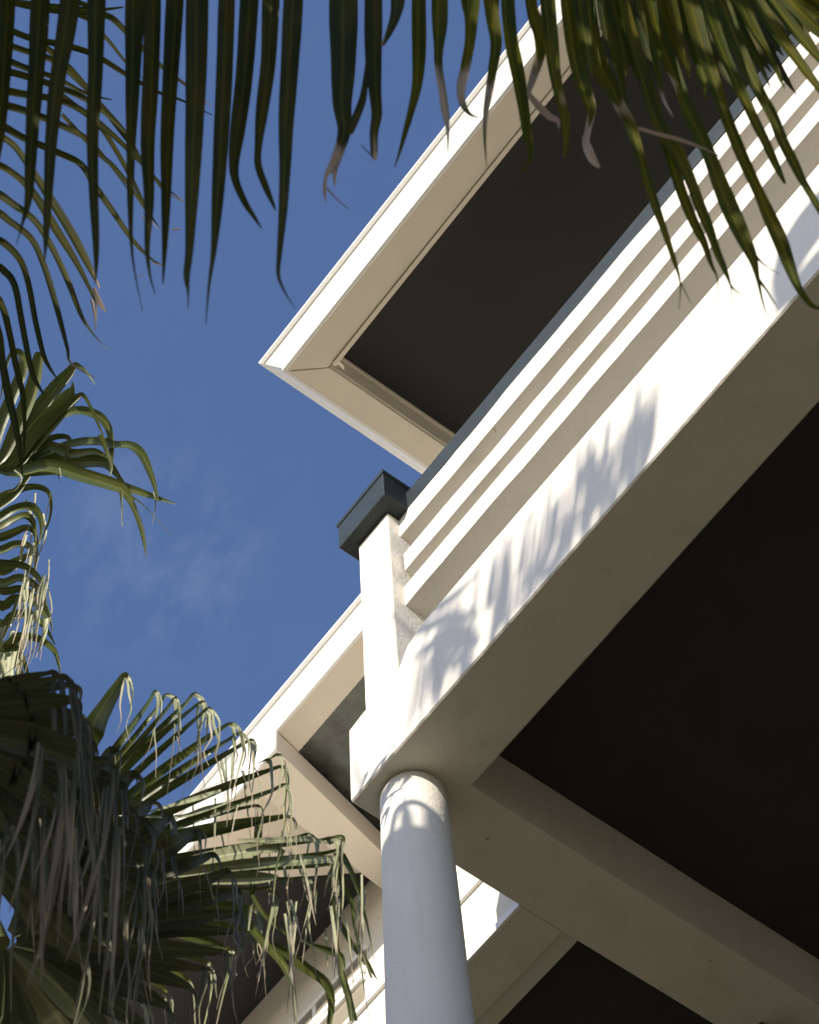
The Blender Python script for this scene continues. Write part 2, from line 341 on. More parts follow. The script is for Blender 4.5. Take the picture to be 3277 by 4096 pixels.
# window band under the eave: raised casing, two rows of lights
wx1, wx0 = -.8375, -1.18
wn = part('window', slab(wx0, wx1, .6715, .6735, 1.22, 1.4275, 'y', amp=0, ch=.001), 'trim', ww)
part('casing', slab(wx0 - .012, wx1 + .0022, .6695, .6727, 1.4230, 1.4275, 'x', amp=0, ch=.002), 'trim', wn)
for (a, b) in ((wx1 - .0635, wx1), (wx1 - .133, wx1 - .0695), (wx1 - .20, wx1 - .139), (wx1 - .27, wx1 - .206)):
    part('pane', slab(a, b, .6703, .6714, 1.4069, 1.4225, 'y', amp=0, ch=.001), 'glass_tan', wn)
    part('pane', slab(a - .0045, b - .0045, .6703, .6714, 1.345, 1.3880, 'y', amp=0, ch=.001), 'glass_tan', wn)
part('transom', slab(wx0, wx1 - .001, .6680, .6712, 1.3975, 1.4035, 'x', amp=0, ch=.002), 'trim', wn)
part('transom', slab(wx0, wx1 - .002, .6675, .6714, 1.3885, 1.3935, 'x', amp=0, ch=.002), 'trim', wn)
# wing roof
wr = link('roof', slab(XL, -.5330, .532, .86, 1.5230, 1.5600, amp=0), M['trim'], wing)
part('fascia', sweep([(-.5320, .53, 0, -1), (XL, .53, 0, -1)], lip), 'trim', wr)
part('eave_beam', prism('z', [(XL, .5302), (-.7600, .5302), (-.7925, .673), (-.8150, .673), (-.7995, .5463), (XL, .5463)], 1.4735, 1.4998, sub=.03, amp=.0008, ch=.002), 'wing_soffit', wr)
part('fascia_board', slab(XL, -.7598, .5285, .5305, 1.4732, 1.5003, 'x', amp=.0005, ch=.002), 'trim', wr)
part('soffit_board', polyplate([(-.7600, .5316), (-.5330, .5316), (-.5330, .5545), (-.7655, .5545)], 1.5002, 1.506), 'wing_soffit', wr)
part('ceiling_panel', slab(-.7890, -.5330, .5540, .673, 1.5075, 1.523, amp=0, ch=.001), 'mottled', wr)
part('ceiling_panel', slab(XL, -.7895, .5400, .673, 1.5072, 1.523, amp=0, ch=.001), 'ceiling', wr)

# ------------------------------------------------------------------ palm leaves
def catmull(P, k):
    out = []
    n = len(P)
    for i in range(n - 1):
        p0, p1, p2, p3 = P[max(0, i - 1)], P[i], P[i + 1], P[min(n - 1, i + 2)]
        for j in range(k):
            t = j / k
            out.append(.5 * ((2 * p1) + (p2 - p0) * t + (2 * p0 - 5 * p1 + 4 * p2 - p3) * t * t + (3 * p1 - p0 - 3 * p2 + p3) * t ** 3))
    out.append(P[-1]); return out
def blade(name, parent, pts, m, dry=None, roll=0.0, fold=.25, k=4, twist=0.0, face=None):
    """pts: (point, width in m). A strip creased along its midrib, following the points."""
    P = catmull([Vector((*p, w)).to_4d() if False else Vector((p.x, p.y, p.z, w)) for p, w in pts], k)
    n = len(P); C = [Vector(p[:3]) for p in P]; Wd = [max(.0012, p[3]) for p in P]
    L = [0]
    for i in range(1, n): L.append(L[-1] + (C[i] - C[i - 1]).length)
    verts = []; dr = []; uvs = []
    for i in range(n):
        T = (C[min(n - 1, i + 1)] - C[max(0, i - 1)]).normalized()
        N = (EYE - C[i]).normalized() if face is None else face
        Sd = T.cross(N)
        if Sd.length < 1e-4: Sd = T.orthogonal()
        Sd.normalize(); a = roll + twist * i / n
        Sd = Matrix.Rotation(a, 3, T) @ Sd; N2 = Sd.cross(T).normalized()
        wv = Wd[i]; wv *= 1 + .06 * noise.noise(C[i] * 9)
        verts += [C[i] - Sd * wv * .5, C[i] + N2 * wv * fold * -1, C[i] + Sd * wv * .5]
        t = i / (n - 1) * (len(pts) - 1); q = int(min(len(pts) - 2, t)); fr = t - q
        dv = 0 if dry is None else dry[q] * (1 - fr) + dry[q + 1] * fr
        dr += [dv] * 3; uvs += [(0, L[i]), (.5, L[i]), (1, L[i])]
    faces = []
    for i in range(n - 1):
        for s in (0, 1):
            a = i * 3 + s; faces.append((a, a + 1, a + 4, a + 3))
    me = bpy.data.meshes.new(name); me.from_pydata(verts, [], faces)
    me.polygons.foreach_set('use_smooth', [True] * len(faces))
    at = me.attributes.new('dry', 'FLOAT', 'POINT'); at.data.foreach_set('value', dr)
    ul = me.uv_layers.new(name='leaf')
    for lp in me.loops: ul.data[lp.index].uv = uvs[lp.vertex_index]
    o = bpy.data.objects.new(name, me); COL.objects.link(o); me.materials.append(m)
    if parent is not None:
        o.parent = parent
        root = parent
        while root.parent is not None: root = root.parent
        if root.type == 'EMPTY': o.matrix_parent_inverse = Matrix.Translation(-root.location) if parent is root else Matrix.Identity(4)
    return o
def tube(pts, rad, n=8):
    P = catmull([Vector((p.x, p.y, p.z, r)) for p, r in zip(pts, rad)], 4)
    bm = bmesh.new(); V = []
    for i in range(len(P)):
        C = Vector(P[i][:3]); T = (Vector(P[min(len(P) - 1, i + 1)][:3]) - Vector(P[max(0, i - 1)][:3])).normalized()
        A = T.orthogonal().normalized(); B = T.cross(A)
        V.append([bm.verts.new(C + (A * math.cos(2 * math.pi * j / n) + B * math.sin(2 * math.pi * j / n)) * P[i][3]) for j in range(n)])
    # keep the rings from twisting
    for k in range(len(V) - 1):
        off = min(range(n), key=lambda o: sum((V[k][j].co - V[k + 1][(j + o) % n].co).length for j in range(n)))
        V[k + 1] = V[k + 1][off:] + V[k + 1][:off]
        for j in range(n):
            f = bm.faces.new((V[k][j], V[k][(j + 1) % n], V[k + 1][(j + 1) % n], V[k + 1][j])); f.smooth = True
    bm.faces.new(list(reversed(V[0]))); bm.faces.new(V[-1])
    me = bpy.data.meshes.new('stem'); bm.to_mesh(me); bm.free(); return me
def palm(name, crown, label, rad=.16, lean=(0, 0)):
    root = empty(name, Vector((crown.x + lean[0], crown.y + lean[1], 0)), label, 'palm tree')
    zs = [0, .25, .8, crown.z * .4, crown.z * .6, crown.z * .8, crown.z - .25, crown.z + .1]
    q_ = [max(0, 1 - z / crown.z) ** 1.0 for z in zs]
    q_ = [1 - (1 - v) ** 4 for v in q_]
    pts = [Vector((crown.x + lean[0] * q + .06 * math.sin(z), crown.y + lean[1] * q + .05 * math.cos(z * .7) - .05, z)) for z, q in zip(zs, q_)]
    me = tube(pts, [rad * 1.7, rad * 1.35, rad * 1.1, rad, rad, rad, rad * 1.15, rad * .6], 16)
    part2(root, 'trunk', me, 'trunk')
    return root
def part2(root, name, me, m):
    o = bpy.data.objects.new(name, me); COL.objects.link(o); me.materials.append(M[m]); o.parent = root
    r2 = root
    while r2.parent is not None: r2 = r2.parent
    o.matrix_parent_inverse = Matrix.Translation(-r2.location) if root is r2 else Matrix.Identity(4)
    return o
def px(d): return d / FOC       # metres per photo pixel at depth 1

K = .9507
def c1(x, y): return (x * K, y * K)
def c2(x, y): return (1637 + x * K, y * K)
def c3(x, y): return (x * K, 1300 + y * K)
def c5(x, y): return (x * K, 2600 + y * K)

def traced(frond, name, data, conv, depth, m, hang=.9, jit=.05, dryf=None, roll=.3, fold=.28, v0=600, k=4, sunf=None, ws=1.0):
    """data: [(x, y, width)...] outline measured in the photograph; hang > 0 tips the leaf below its root"""
    for idx, L in enumerate(data):
        dj = random.uniform(-jit, jit); slope = hang + random.uniform(-.15, .15)
        pts = []; dry = []
        for i, q in enumerate(L):
            u, v = conv(q[0], q[1]); wd = q[2] if len(q) > 2 else 20
            dep = depth + dj - slope * (v - v0) * depth / FOC
            pts.append((pt(u, v, dep), wd * K * dep / FOC))
            dry.append(q[3] if len(q) > 3 else (dryf(i / (len(L) - 1)) if dryf else 0))
        ang = random.uniform(-roll, roll)
        face = None
        if sunf is not None:
            e = (EYE - pts[len(pts) // 2][0]).normalized(); face = e + SUN * random.uniform(*sunf); face.normalize(); ws2 = ws / max(.5, face.dot(e))
        else: ws2 = ws
        pts = [(p, w_ * ws2 / math.cos(ang)) for p, w_ in pts]
        blade(name, frond, pts, m, dry, ang, fold, k, face=face)

# ---- coconut palm overhead (its frond hangs into the top of the picture)
crownA = pt(4300, -900, 4.5)
palmA = palm('coconut_palm', crownA, 'near coconut palm whose dark leaflets hang into the top edge of the picture', .13)
rach = [pt(4100, -860, 4.45), pt(3500, -700, 4.25), pt(3000, -480, 4.15), pt(2300, -370, 4.1), pt(1300, -330, 4.05), pt(400, -290, 4.0), pt(-500, -120, 3.95)]
frA = part2(palmA, 'frond', tube(rach, [.03, .024, .018, .014, .011, .008, .004], 8), 'petiole')
P1a = [
 [(40,-330,40),(30,-40,72),(20,200,70),(0,500,58),(-12,660,30),(-20,740,8)],
 [(185,-330,50),(172,-40,78),(160,200,75),(140,480,60),(128,700,48),(118,850,30),(92,950,10),(70,1030,3)],
 [(330,-330,50),(300,-40,80),(275,150,80),(240,350,66),(215,600,52),(203,830,36),(195,980,26),(188,1100,4)],
 [(425,-330,50),(408,-40,75),(402,300,64),(390,550,52),(394,800,42),(405,1050,26),(402,1195,4)],
 [(580,-330,50),(570,-40,80),(560,300,66),(552,600,42),(549,850,26),(558,1080,10),(600,1310,2)],
 [(655,-330,50),(645,-40,66),(636,300,70),(622,600,62),(628,850,42),(620,1040,22),(632,1160,10),(655,1240,3)],
 [(750,-330,50),(738,-40,75),(725,200,70),(705,550,60),(700,800,45),(695,1000,28),(686,1195,5)],
 [(850,-330,60),(832,-40,96),(826,300,90),(816,600,74),(806,850,56),(797,1050,36),(786,1160,28),(792,1230,10),(792,1300,3)],
 [(970,-330,50),(956,-40,72),(945,300,70),(930,600,64),(915,850,50),(900,1050,26),(880,1200,12),(866,1365,3)],
 [(1070,-330,50),(1052,-40,80),(1030,300,75),(1000,550,64),(985,680,45),(992,760,34),(1030,850,27),(1075,920,15),(1102,962,3)],
 [(1160,-330,50),(1142,-40,75),(1130,250,65),(1105,450,55),(1087,620,32),(1088,700,32),(1120,790,28),(1148,855,15),(1160,886,4)],
 [(1250,-330,55),(1237,-40,82),(1221,250,76),(1205,500,65),(1200,700,50),(1190,900,36),(1175,1080,22),(1172,1160,15),(1200,1230,8),(1242,1297,2)],
 [(1450,-330,60),(1446,-40,118),(1445,250,106),(1440,430,80),(1450,540,58),(1432,620,46,.6),(1408,690,42,1.1),(1408,730,20,1.2),(1408,785,4,1)],
 [(1425,640,36,.5),(1395,700,32,.9),(1372,745,16,1.0),(1366,800,16,1.2),(1372,852,3,1)],
 [(1375,790,8,1),(1420,840,6,.8),(1470,882,2,.6)],
 [(1542,270,10),(1530,400,30),(1500,490,34),(1470,560,30)],
 [(1578,-330,50),(1572,-40,76),(1572,250,70),(1580,400,52),(1586,480,46),(1574,560,36,.2),(1575,640,30,.4),(1578,672,16,1)],
 [(1520,610,3),(1550,640,5),(1575,665,6)],
 [(1700,-330,40),(1678,-40,62),(1665,60,46),(1640,130,30),(1610,190,14,.8)],
]
traced(frA, 'leaflet', P1a, c1, 4.05, M['leaf_coco'])
P1b = [
 [(60,-330,45),(42,-40,68),(42,200,68),(34,350,52),(10,460,36),(-12,540,28),(-40,640,14,.3),(-62,705,4,.4)],
 [(150,-330,45),(131,-40,80),(128,100,76),(124,200,50),(124,280,40,.6),(140,380,38,1),(150,460,40,1.2),(162,545,18,.7),(163,640,3,.4)],
 [(265,-330,45),(257,-40,90),(261,80,62),(255,180,48),(235,290,45,.4),(218,370,42,1.2),(225,435,30,.6),(256,480,15,.3),(292,494,3,.3)],
 [(350,-330,45),(345,-40,76),(350,60,66),(366,180,55),(350,300,45,.2),(336,390,38,.8),(322,480,26,.7),(318,580,14,.3),(326,705,2,.2)],
 [(420,-330,45),(415,-40,80),(427,150,76),(456,300,75),(481,450,66),(496,560,55),(509,640,34),(492,705,16),(452,742,4)],
 [(510,-330,45),(511,-40,62),(522,50,60),(551,140,80),(548,240,55,.3),(520,330,46,.5),(505,390,25,.9),(540,440,30,1.1),(590,490,30,1.2),(625,508,22,.8),(631,560,3)],
 [(575,-330,45),(581,-40,72),(596,150,70),(612,300,56),(637,420,46,.3),(657,500,46),(661,600,30),(655,660,20,.3)],
 [(660,-330,45),(670,-40,76),(692,150,86),(716,300,70),(747,400,58,.3),(765,470,44,.2),(752,550,30,.7),(745,600,36,1.2),(770,665,36,1.1),(800,702,14,.8)],
 [(735,-330,40),(751,-40,62),(771,150,72),(803,280,82),(852,370,70),(890,450,52,.6),(930,520,50,.2),(961,620,45),(991,720,40),(1031,850,40),(1070,960,30),(1110,1080,24),(1140,1185,9),(1136,1300,2)],
 [(1138,1180,6),(1165,1235,5),(1188,1278,2)],
 [(790,-330,40),(821,-40,52),(851,150,60),(881,280,50),(906,400,28),(912,440,5)],
 [(840,-330,40),(891,-40,80),(931,150,80),(971,280,70),(1011,380,60),(1050,510,50,.3),(1085,610,50),(1112,700,50),(1151,820,50),(1200,940,44),(1240,1020,35),(1270,1110,20),(1298,1180,7),(1294,1305,2)],
 [(930,-300,20),(958,-40,38),(982,80,26),(1012,192,4)],
 [(930,-330,40),(1011,-40,62),(1051,130,72),(1091,250,70),(1131,340,52,.4),(1171,460,58),(1221,560,60),(1266,660,60),(1311,780,75),(1361,900,82),(1411,1010,66),(1446,1090,46),(1466,1170,22),(1488,1270,10),(1516,1362,2)],
 [(1438,1050,20),(1470,1090,12),(1505,1122,6),(1556,1152,2)],
 [(1462,1165,16),(1500,1215,10),(1530,1262,6),(1558,1302,2)],
 [(1010,-330,30),(1091,-40,52),(1131,130,42),(1161,260,8)],
 [(860,-300,30),(905,0,50),(960,220,60),(1010,400,58),(1061,540,56),(1126,640,60),(1176,740,56),(1221,860,56),(1261,960,50),(1296,1060,40),(1330,1140,28),(1355,1215,9),(1363,1312,3)],
 [(1352,1200,10),(1380,1228,6),(1412,1247,2)],
 [(1060,-330,40),(1171,-40,72),(1221,150,72),(1261,270,60),(1311,430,52),(1361,560,52),(1411,680,52),(1471,810,48),(1511,900,60),(1561,1010,66),(1601,1120,52),(1641,1215,32),(1698,1288,22,.2),(1750,1296,8,.3)],
 [(1100,-330,35),(1231,-40,62),(1291,130,58),(1341,260,48),(1401,390,50),(1451,500,46),(1501,600,42),(1541,690,36,.1),(1581,772,12,.3)],
 [(1150,-330,35),(1291,-40,72),(1361,130,62),(1421,280,55),(1481,400,46),(1531,490,46),(1571,590,46),(1621,690,42),(1661,770,32),(1740,900,30)],
 [(1190,-330,35),(1371,-40,62),(1451,120,50),(1521,240,22),(1560,330,18),(1581,372,4)],
 [(1220,-330,35),(1431,-40,62),(1531,110,55),(1621,230,46),(1690,325,36),(1780,440,20)],
 [(1250,-330,35),(1501,-40,60),(1591,80,55),(1661,170,46),(1760,280,30)],
 [(1300,-330,35),(1561,-40,60),(1640,50,52),(1780,180,36)],
 [(1350,-330,35),(1601,-40,60),(1690,30,52),(1800,110,36)],
 [(1400,-330,35),(1540,-120,60),(1700,-20,52),(1830,60,36)],
 [(970,-330,35),(1130,-40,60),(1180,130,60),(1230,300,40),(1250,420,6)],
 [(1120,-330,35),(1330,-40,60),(1400,130,50),(1470,260,30),(1520,370,4)],
 [(900,-330,35),(960,-40,70),(1010,140,60),(1050,320,40),(1072,420,20,.9),(1112,492,3,1.1)],
 [(700,-330,35),(712,-40,60),(735,120,60),(760,260,30),(770,330,4)],
 [(805,-330,35),(845,-40,70),(880,120,70),(905,250,40),(912,320,4)],
 [(1010,-330,35),(1060,-60,70),(1110,120,70),(1160,260,40),(1180,330,4)],
]
traced(frA, 'leaflet', P1b, c2, 4.15, M['leaf_coco_lit'], sunf=(-.7, -.2), ws=.88)
EX = []
for i in range(22):
    x0 = 820 + i * 43 + random.uniform(-15, 15); sl_ = .22 + .9 * max(0, (x0 - 900) / 900) ** 1.3; l = random.uniform(170, 430) * (1 if x0 < 1450 else .7); wd = random.uniform(44, 64)
    EX.append([(x0 - 300 * sl_, -330, 36), (x0, -40, wd), (x0 + sl_ * .35 * l, l * .35, wd * 1.02), (x0 + sl_ * .7 * l, l * .7, wd * .7), (x0 + sl_ * l + 8, l, 4, .3)])
traced(frA, 'leaflet', EX, c2, 4.35, M['leaf_coco'])
traced(frA, 'dry_thread', [[(965,538,12,.9),(1040,562,15,.9),(1120,582,16,.8),(1210,614,13,.6),(1300,655,7,.5)]], c2, 4.0, M['leaf_coco'], roll=.1)

# ---- slender fan palm in the upper left; one leaf arches into the picture
crownC = pt(-900, 150, 6.6)
palmC = palm('fan_palm', crownC, 'tall palm at upper left, its thin curved segments crossing behind the dark leaflets', .12, (-2.6, .8))
frC = part2(palmC, 'frond', tube([crownC, pt(-600, 250, 6.2), pt(-260, 480, 5.7)], [.03, .022, .016], 8), 'petiole')
P2 = [
 [(-260,10,20),(-40,0,30),(120,15,30),(260,30,28),(400,42,22),(520,30,8)],
 [(-260,110,20),(-40,100,34),(120,158,34),(280,192,34),(400,232,32),(530,312,26),(660,385,18),(760,420,13),(895,485,4,.3)],
 [(-200,-60,20),(60,12,34),(240,45,34),(440,62,34),(530,132,30),(660,262,24),(780,356,16),(890,446,4,.3)],
 [(-260,160,20),(-40,172,34),(110,215,34),(240,262,34),(360,372,22),(440,460,8)],
 [(-260,270,20),(-40,292,38),(80,312,38),(260,372,34),(370,422,30),(470,500,20),(560,590,8)],
 [(-260,350,20),(-40,372,42),(110,398,40),(260,424,36),(370,482,34),(480,572,28),(600,690,22),(680,775,13),(780,852,3,.8)],
 [(-260,420,20),(-40,440,44),(60,452,42),(200,502,38),(330,562,32),(390,606,24),(470,700,14),(540,800,4)],
 [(-260,490,20),(-40,512,44),(100,580,38),(240,640,36),(340,690,34),(400,782,34),(470,882,32),(560,1012,24),(640,1092,12),(688,1116,3,.8)],
 [(-240,540,20),(-40,562,36),(50,604,34),(110,680,34),(190,800,44),(290,960,48),(360,1090,40),(420,1212,6,.6)],
 [(-260,640,20),(-40,682,36),(60,732,34),(140,810,40),(240,970,44),(320,1100,32),(385,1230,18),(405,1290,10,.9),(400,1385,3,.8)],
 [(-260,760,20),(-40,802,42),(60,862,40),(150,932,34),(220,1042,34),(290,1192,32),(340,1322,22),(390,1402,10),(455,1470,3,.8)],
 [(-260,840,20),(-40,880,40),(40,930,38),(130,1002,34),(180,1102,34),(222,1232,32),(262,1380,26),(285,1470,18),(300,1530,12,.8),(402,1590,4,1)],
 [(-260,960,20),(-40,1000,38),(30,1032,38),(90,1102,34),(122,1202,32),(150,1352,30),(180,1480,26),(205,1540,20),(245,1600,4)],
 [(-260,1070,20),(-40,1110,36),(20,1142,38),(62,1200,36),(88,1330,34),(112,1460,32),(140,1580,28),(185,1660,10)],
 [(-260,1200,20),(-40,1240,36),(10,1290,36),(40,1400,34),(66,1530,34),(96,1660,30),(104,1790,20),(100,1940,6)],
 [(-40,1300,28),(-5,1400,40),(10,1520,40),(40,1680,44),(75,1840,34),(95,2000,8)],
 [(120,140,24),(280,275,30),(360,362,28),(470,502,26),(560,622,20),(660,762,14),(700,830,3,.8)],
 [(180,180,20),(300,290,26),(415,432,30),(530,562,24),(600,682,12),(650,760,3)],
 [(240,380,20),(410,522,26),(482,622,26),(560,762,22),(620,882,14),(680,972,3,.8)],
 [(260,480,20),(410,640,26),(480,702,24),(560,802,20),(612,884,8),(660,960,3,.8)],
 [(0,0,22),(330,62,24),(440,152,20),(530,262,14),(600,330,4)],
 [(200,-40,24),(430,52,28),(540,142,24),(640,235,16),(720,310,4)],
 [(-260,230,20),(-40,235,36),(120,290,34),(240,330,26),(360,392,18),(470,420,6)],
]
traced(frC, 'leaf_segment', P2, c1, 5.6, M['leaf_coco'], hang=.5, jit=.12, roll=.3, v0=500, ws=.8)
for L in ([(600,905,5,1),(640,985,3,1)],[(640,1105,5,1),(690,1118,3,1)],[(715,820,6,.9),(775,850,3,1)],[(560,1170,4,1),(610,1155,2,1)],[(395,1210,16,1.2),(420,1275,22,1.3),(448,1312,4,1.2)],[(385,1260,12,.6),(400,1330,8,1),(403,1388,3,1)],[(722,968,6,1),(755,962,9,1.2)]):
    traced(frC, 'dry_thread', [L], c1, 5.5, M['leaf_coco'], hang=.4)

# ---- big fan palm on the left: four leaves reach into the picture
crownB = pt(-780, 2750, 7.2)
palmB = palm('fan_palm', crownB, 'broad fan palm along the left edge with sunlit pleated leaves and drooping split tips', .19)
def frond(hub, dep, mid=None):
    h = pt(*hub, dep)
    return part2(palmB, 'frond', tube([crownB, (crownB + h) * .5 + Vector((0, 0, .22)), h], [.04, .028, .02], 8), 'petiole')
fr3 = frond(c3(-30, 600), 7.65)
P3 = [
 [(-30,600,10),(0,430,44),(50,300,50),(98,180,46),(88,120,30),(55,112,18),(30,160,14,.3),(15,240,12,.3),(4,312,4,.4)],
 [(-30,600,10),(20,540,44),(90,380,58),(140,250,56),(162,130,40),(165,112,6)],
 [(-30,600,10),(40,560,44),(130,400,58),(220,280,60),(290,200,42),(315,168,24),(345,180,14,.2),(372,208,10,.4),(402,252,3,.8)],
 [(-30,600,10),(50,580,44),(160,430,58),(250,345,56),(295,300,34),(306,270,18),(305,238,4)],
 [(-30,600,10),(60,590,44),(200,430,56),(280,340,48),(330,300,26),(352,296,16),(385,350,12,.2),(415,420,10,.2),(440,480,5,.5)],
 [(-30,600,10),(60,600,30),(170,460,34),(255,382,32),(335,358,30),(415,382,28),(455,430,24),(468,490,20),(470,560,15,.4),(464,630,3,.8)],
 [(-30,600,10),(80,600,30),(150,510,28),(230,472,26),(284,472,20),(292,500,16),(275,560,10,.2),(248,610,8,.5),(250,660,2,.8)],
 [(-30,600,10),(90,580,34),(200,530,36),(330,492,36),(430,490,34),(475,502,30),(545,504,30),(595,540,28),(632,620,20),(655,690,12),(667,748,3,.6)],
 [(-30,600,10),(90,600,36),(200,562,46),(330,572,48),(430,572,44),(470,602,26),(500,640,16),(545,700,5)],
 [(-30,600,10),(60,620,34),(200,590,46),(350,632,50),(480,672,42),(525,700,30),(560,760,20),(592,850,14,.3),(618,980,3,.7)],
 [(-30,600,10),(60,620,34),(250,612,34),(400,642,32),(530,682,26),(640,720,18),(741,753,3,.3)],
 [(510,690,8),(620,772,4,.4),(725,895,2,.7)],
 [(420,460,16,.2),(445,520,14,.2),(470,590,10,.5),(462,635,3,.8)],
 [(440,640,14),(470,660,14),(505,700,10),(514,780,6,.5),(514,846,2,.8)],
 [(-30,600,10),(120,540,34),(200,505,32),(300,540,34),(400,530,20),(455,560,6)],
 [(-30,600,10),(110,480,40),(200,380,46),(260,300,26),(300,262,6)],
]
traced(fr3, 'leaf_segment', P3, c3, 7.65, M['leaf_fan'], hang=.35, jit=.05, roll=.2, v0=1850, k=4, sunf=(-.4, 1.1))
for L in ([(100,540,8,.6),(140,590,6,.8),(150,610,2,1)],[(250,600,6,.8),(258,640,3,1)],[(515,700,6,.3),(512,845,2,.9)],[(560,740,10,.2),(605,860,6,.7),(618,980,2,.9)],[(645,700,8,.2),(655,760,5,.5),(640,838,2,.8)],[(60,610,8,.7),(90,640,8,.7),(70,690,7,.6),(30,705,2,.8)]):
    traced(fr3, 'dry_thread', [L], c3, 7.6, M['leaf_fan'], hang=.9, v0=1900)
fr3b = frond(c3(-260, 960), 7.7)
P3b = [
 [(-260,960,8),(-20,742,30),(60,702,30),(130,680,28),(188,690,22),(214,730,15),(208,820,9,.3),(160,930,3,.8)],
 [(-260,960,8),(-20,820,34),(60,772,32),(125,762,30),(162,792,24),(176,850,16),(165,920,6,.5)],
 [(-260,960,8),(-20,770,34),(60,710,34),(115,642,22),(148,612,6)],
 [(-260,960,8),(-20,900,36),(60,872,34),(112,852,26),(148,880,18),(156,960,10,.3),(140,1060,3,.8)],
 [(-260,960,8),(-20,950,36),(60,922,32),(118,928,26),(150,975,14),(140,1060,5,.6)],
 [(-260,960,8),(-20,1032,46),(60,1002,44),(105,975,26),(135,955,6)],
 [(-260,960,8),(-20,1082,38),(80,1062,34),(150,1100,28),(190,1180,20),(212,1240,10),(222,1295,3)],
 [(-260,960,8),(-20,1172,44),(60,1150,38),(128,1158,28),(172,1205,10),(190,1260,3)],
 [(-260,960,8),(-20,1250,36),(60,1218,34),(138,1222,28),(195,1280,16),(232,1345,4)],
 [(-260,960,8),(-20,1330,38),(80,1310,36),(168,1322,30),(228,1370,22),(248,1430,12),(255,1490,3)],
 [(-260,960,8),(-20,1340,30),(60,1355,30),(105,1430,22),(122,1510,4)],
 [(-260,960,8),(-20,860,30),(50,820,30),(105,800,26),(140,830,18),(150,900,8,.5),(145,960,3)],
 [(-260,960,8),(-20,1000,34),(90,1010,30),(150,1050,26),(185,1110,16),(195,1180,5)],
 [(-260,960,8),(-20,1110,34),(90,1110,32),(150,1150,24),(190,1220,14),(205,1300,3)],
]
traced(fr3b, 'leaf_segment', P3b, c3, 7.7, M['leaf_fan'], hang=.4, jit=.05, roll=.2, v0=2300, sunf=(-.4, 1.1))
for i in range(26):
    x = random.uniform(100, 215); y = random.uniform(690, 1250); l = random.uniform(140, 360); b = random.uniform(-60, 60)
    w0 = random.choice((6, 8, 10, 14))
    traced(fr3b, 'drooping_tip', [[(x, y, w0, .2), (x + b * .5, y + l * .35, w0, .3), (x + b * .2 - 20, y + l * .7, w0 * .6, .6), (x - 40 + b * .3, y + l, 2, .9)]], c3, 7.6, M['leaf_sunlit'], hang=.9, jit=.1, v0=2300, sunf=(-.2, 1.2))
for i in range(14):
    x = random.uniform(-10, 80); y = random.uniform(1260, 1380)
    traced(fr3b, 'drooping_tip', [[(x, y, 14, 0), (x + random.uniform(-20, 30), y + 90, 16, .1), (x + random.uniform(-20, 40), y + 190, 12, .3), (x + random.uniform(-20, 30), y + 270, 2, .8)]], c3, 7.6, M['leaf_sunlit'], hang=.9, jit=.1, v0=2600, sunf=(.2, 1.2))
for L in ([(80,1130,14,.2),(50,1230,16,.2),(15,1310,12,.3),(-15,1380,6,.4)],[(215,700,4,.8),(180,860,4,.8),(120,1050,5,.8),(80,1220,4,.9),(10,1350,3,.9)],[(190,1290,4,.9),(150,1360,4,.9),(60,1440,3,1),(-20,1500,2,1)]):
    traced(fr3b, 'drooping_tip', [L], c3, 7.5, M['leaf_fan'], hang=.6, v0=2300)

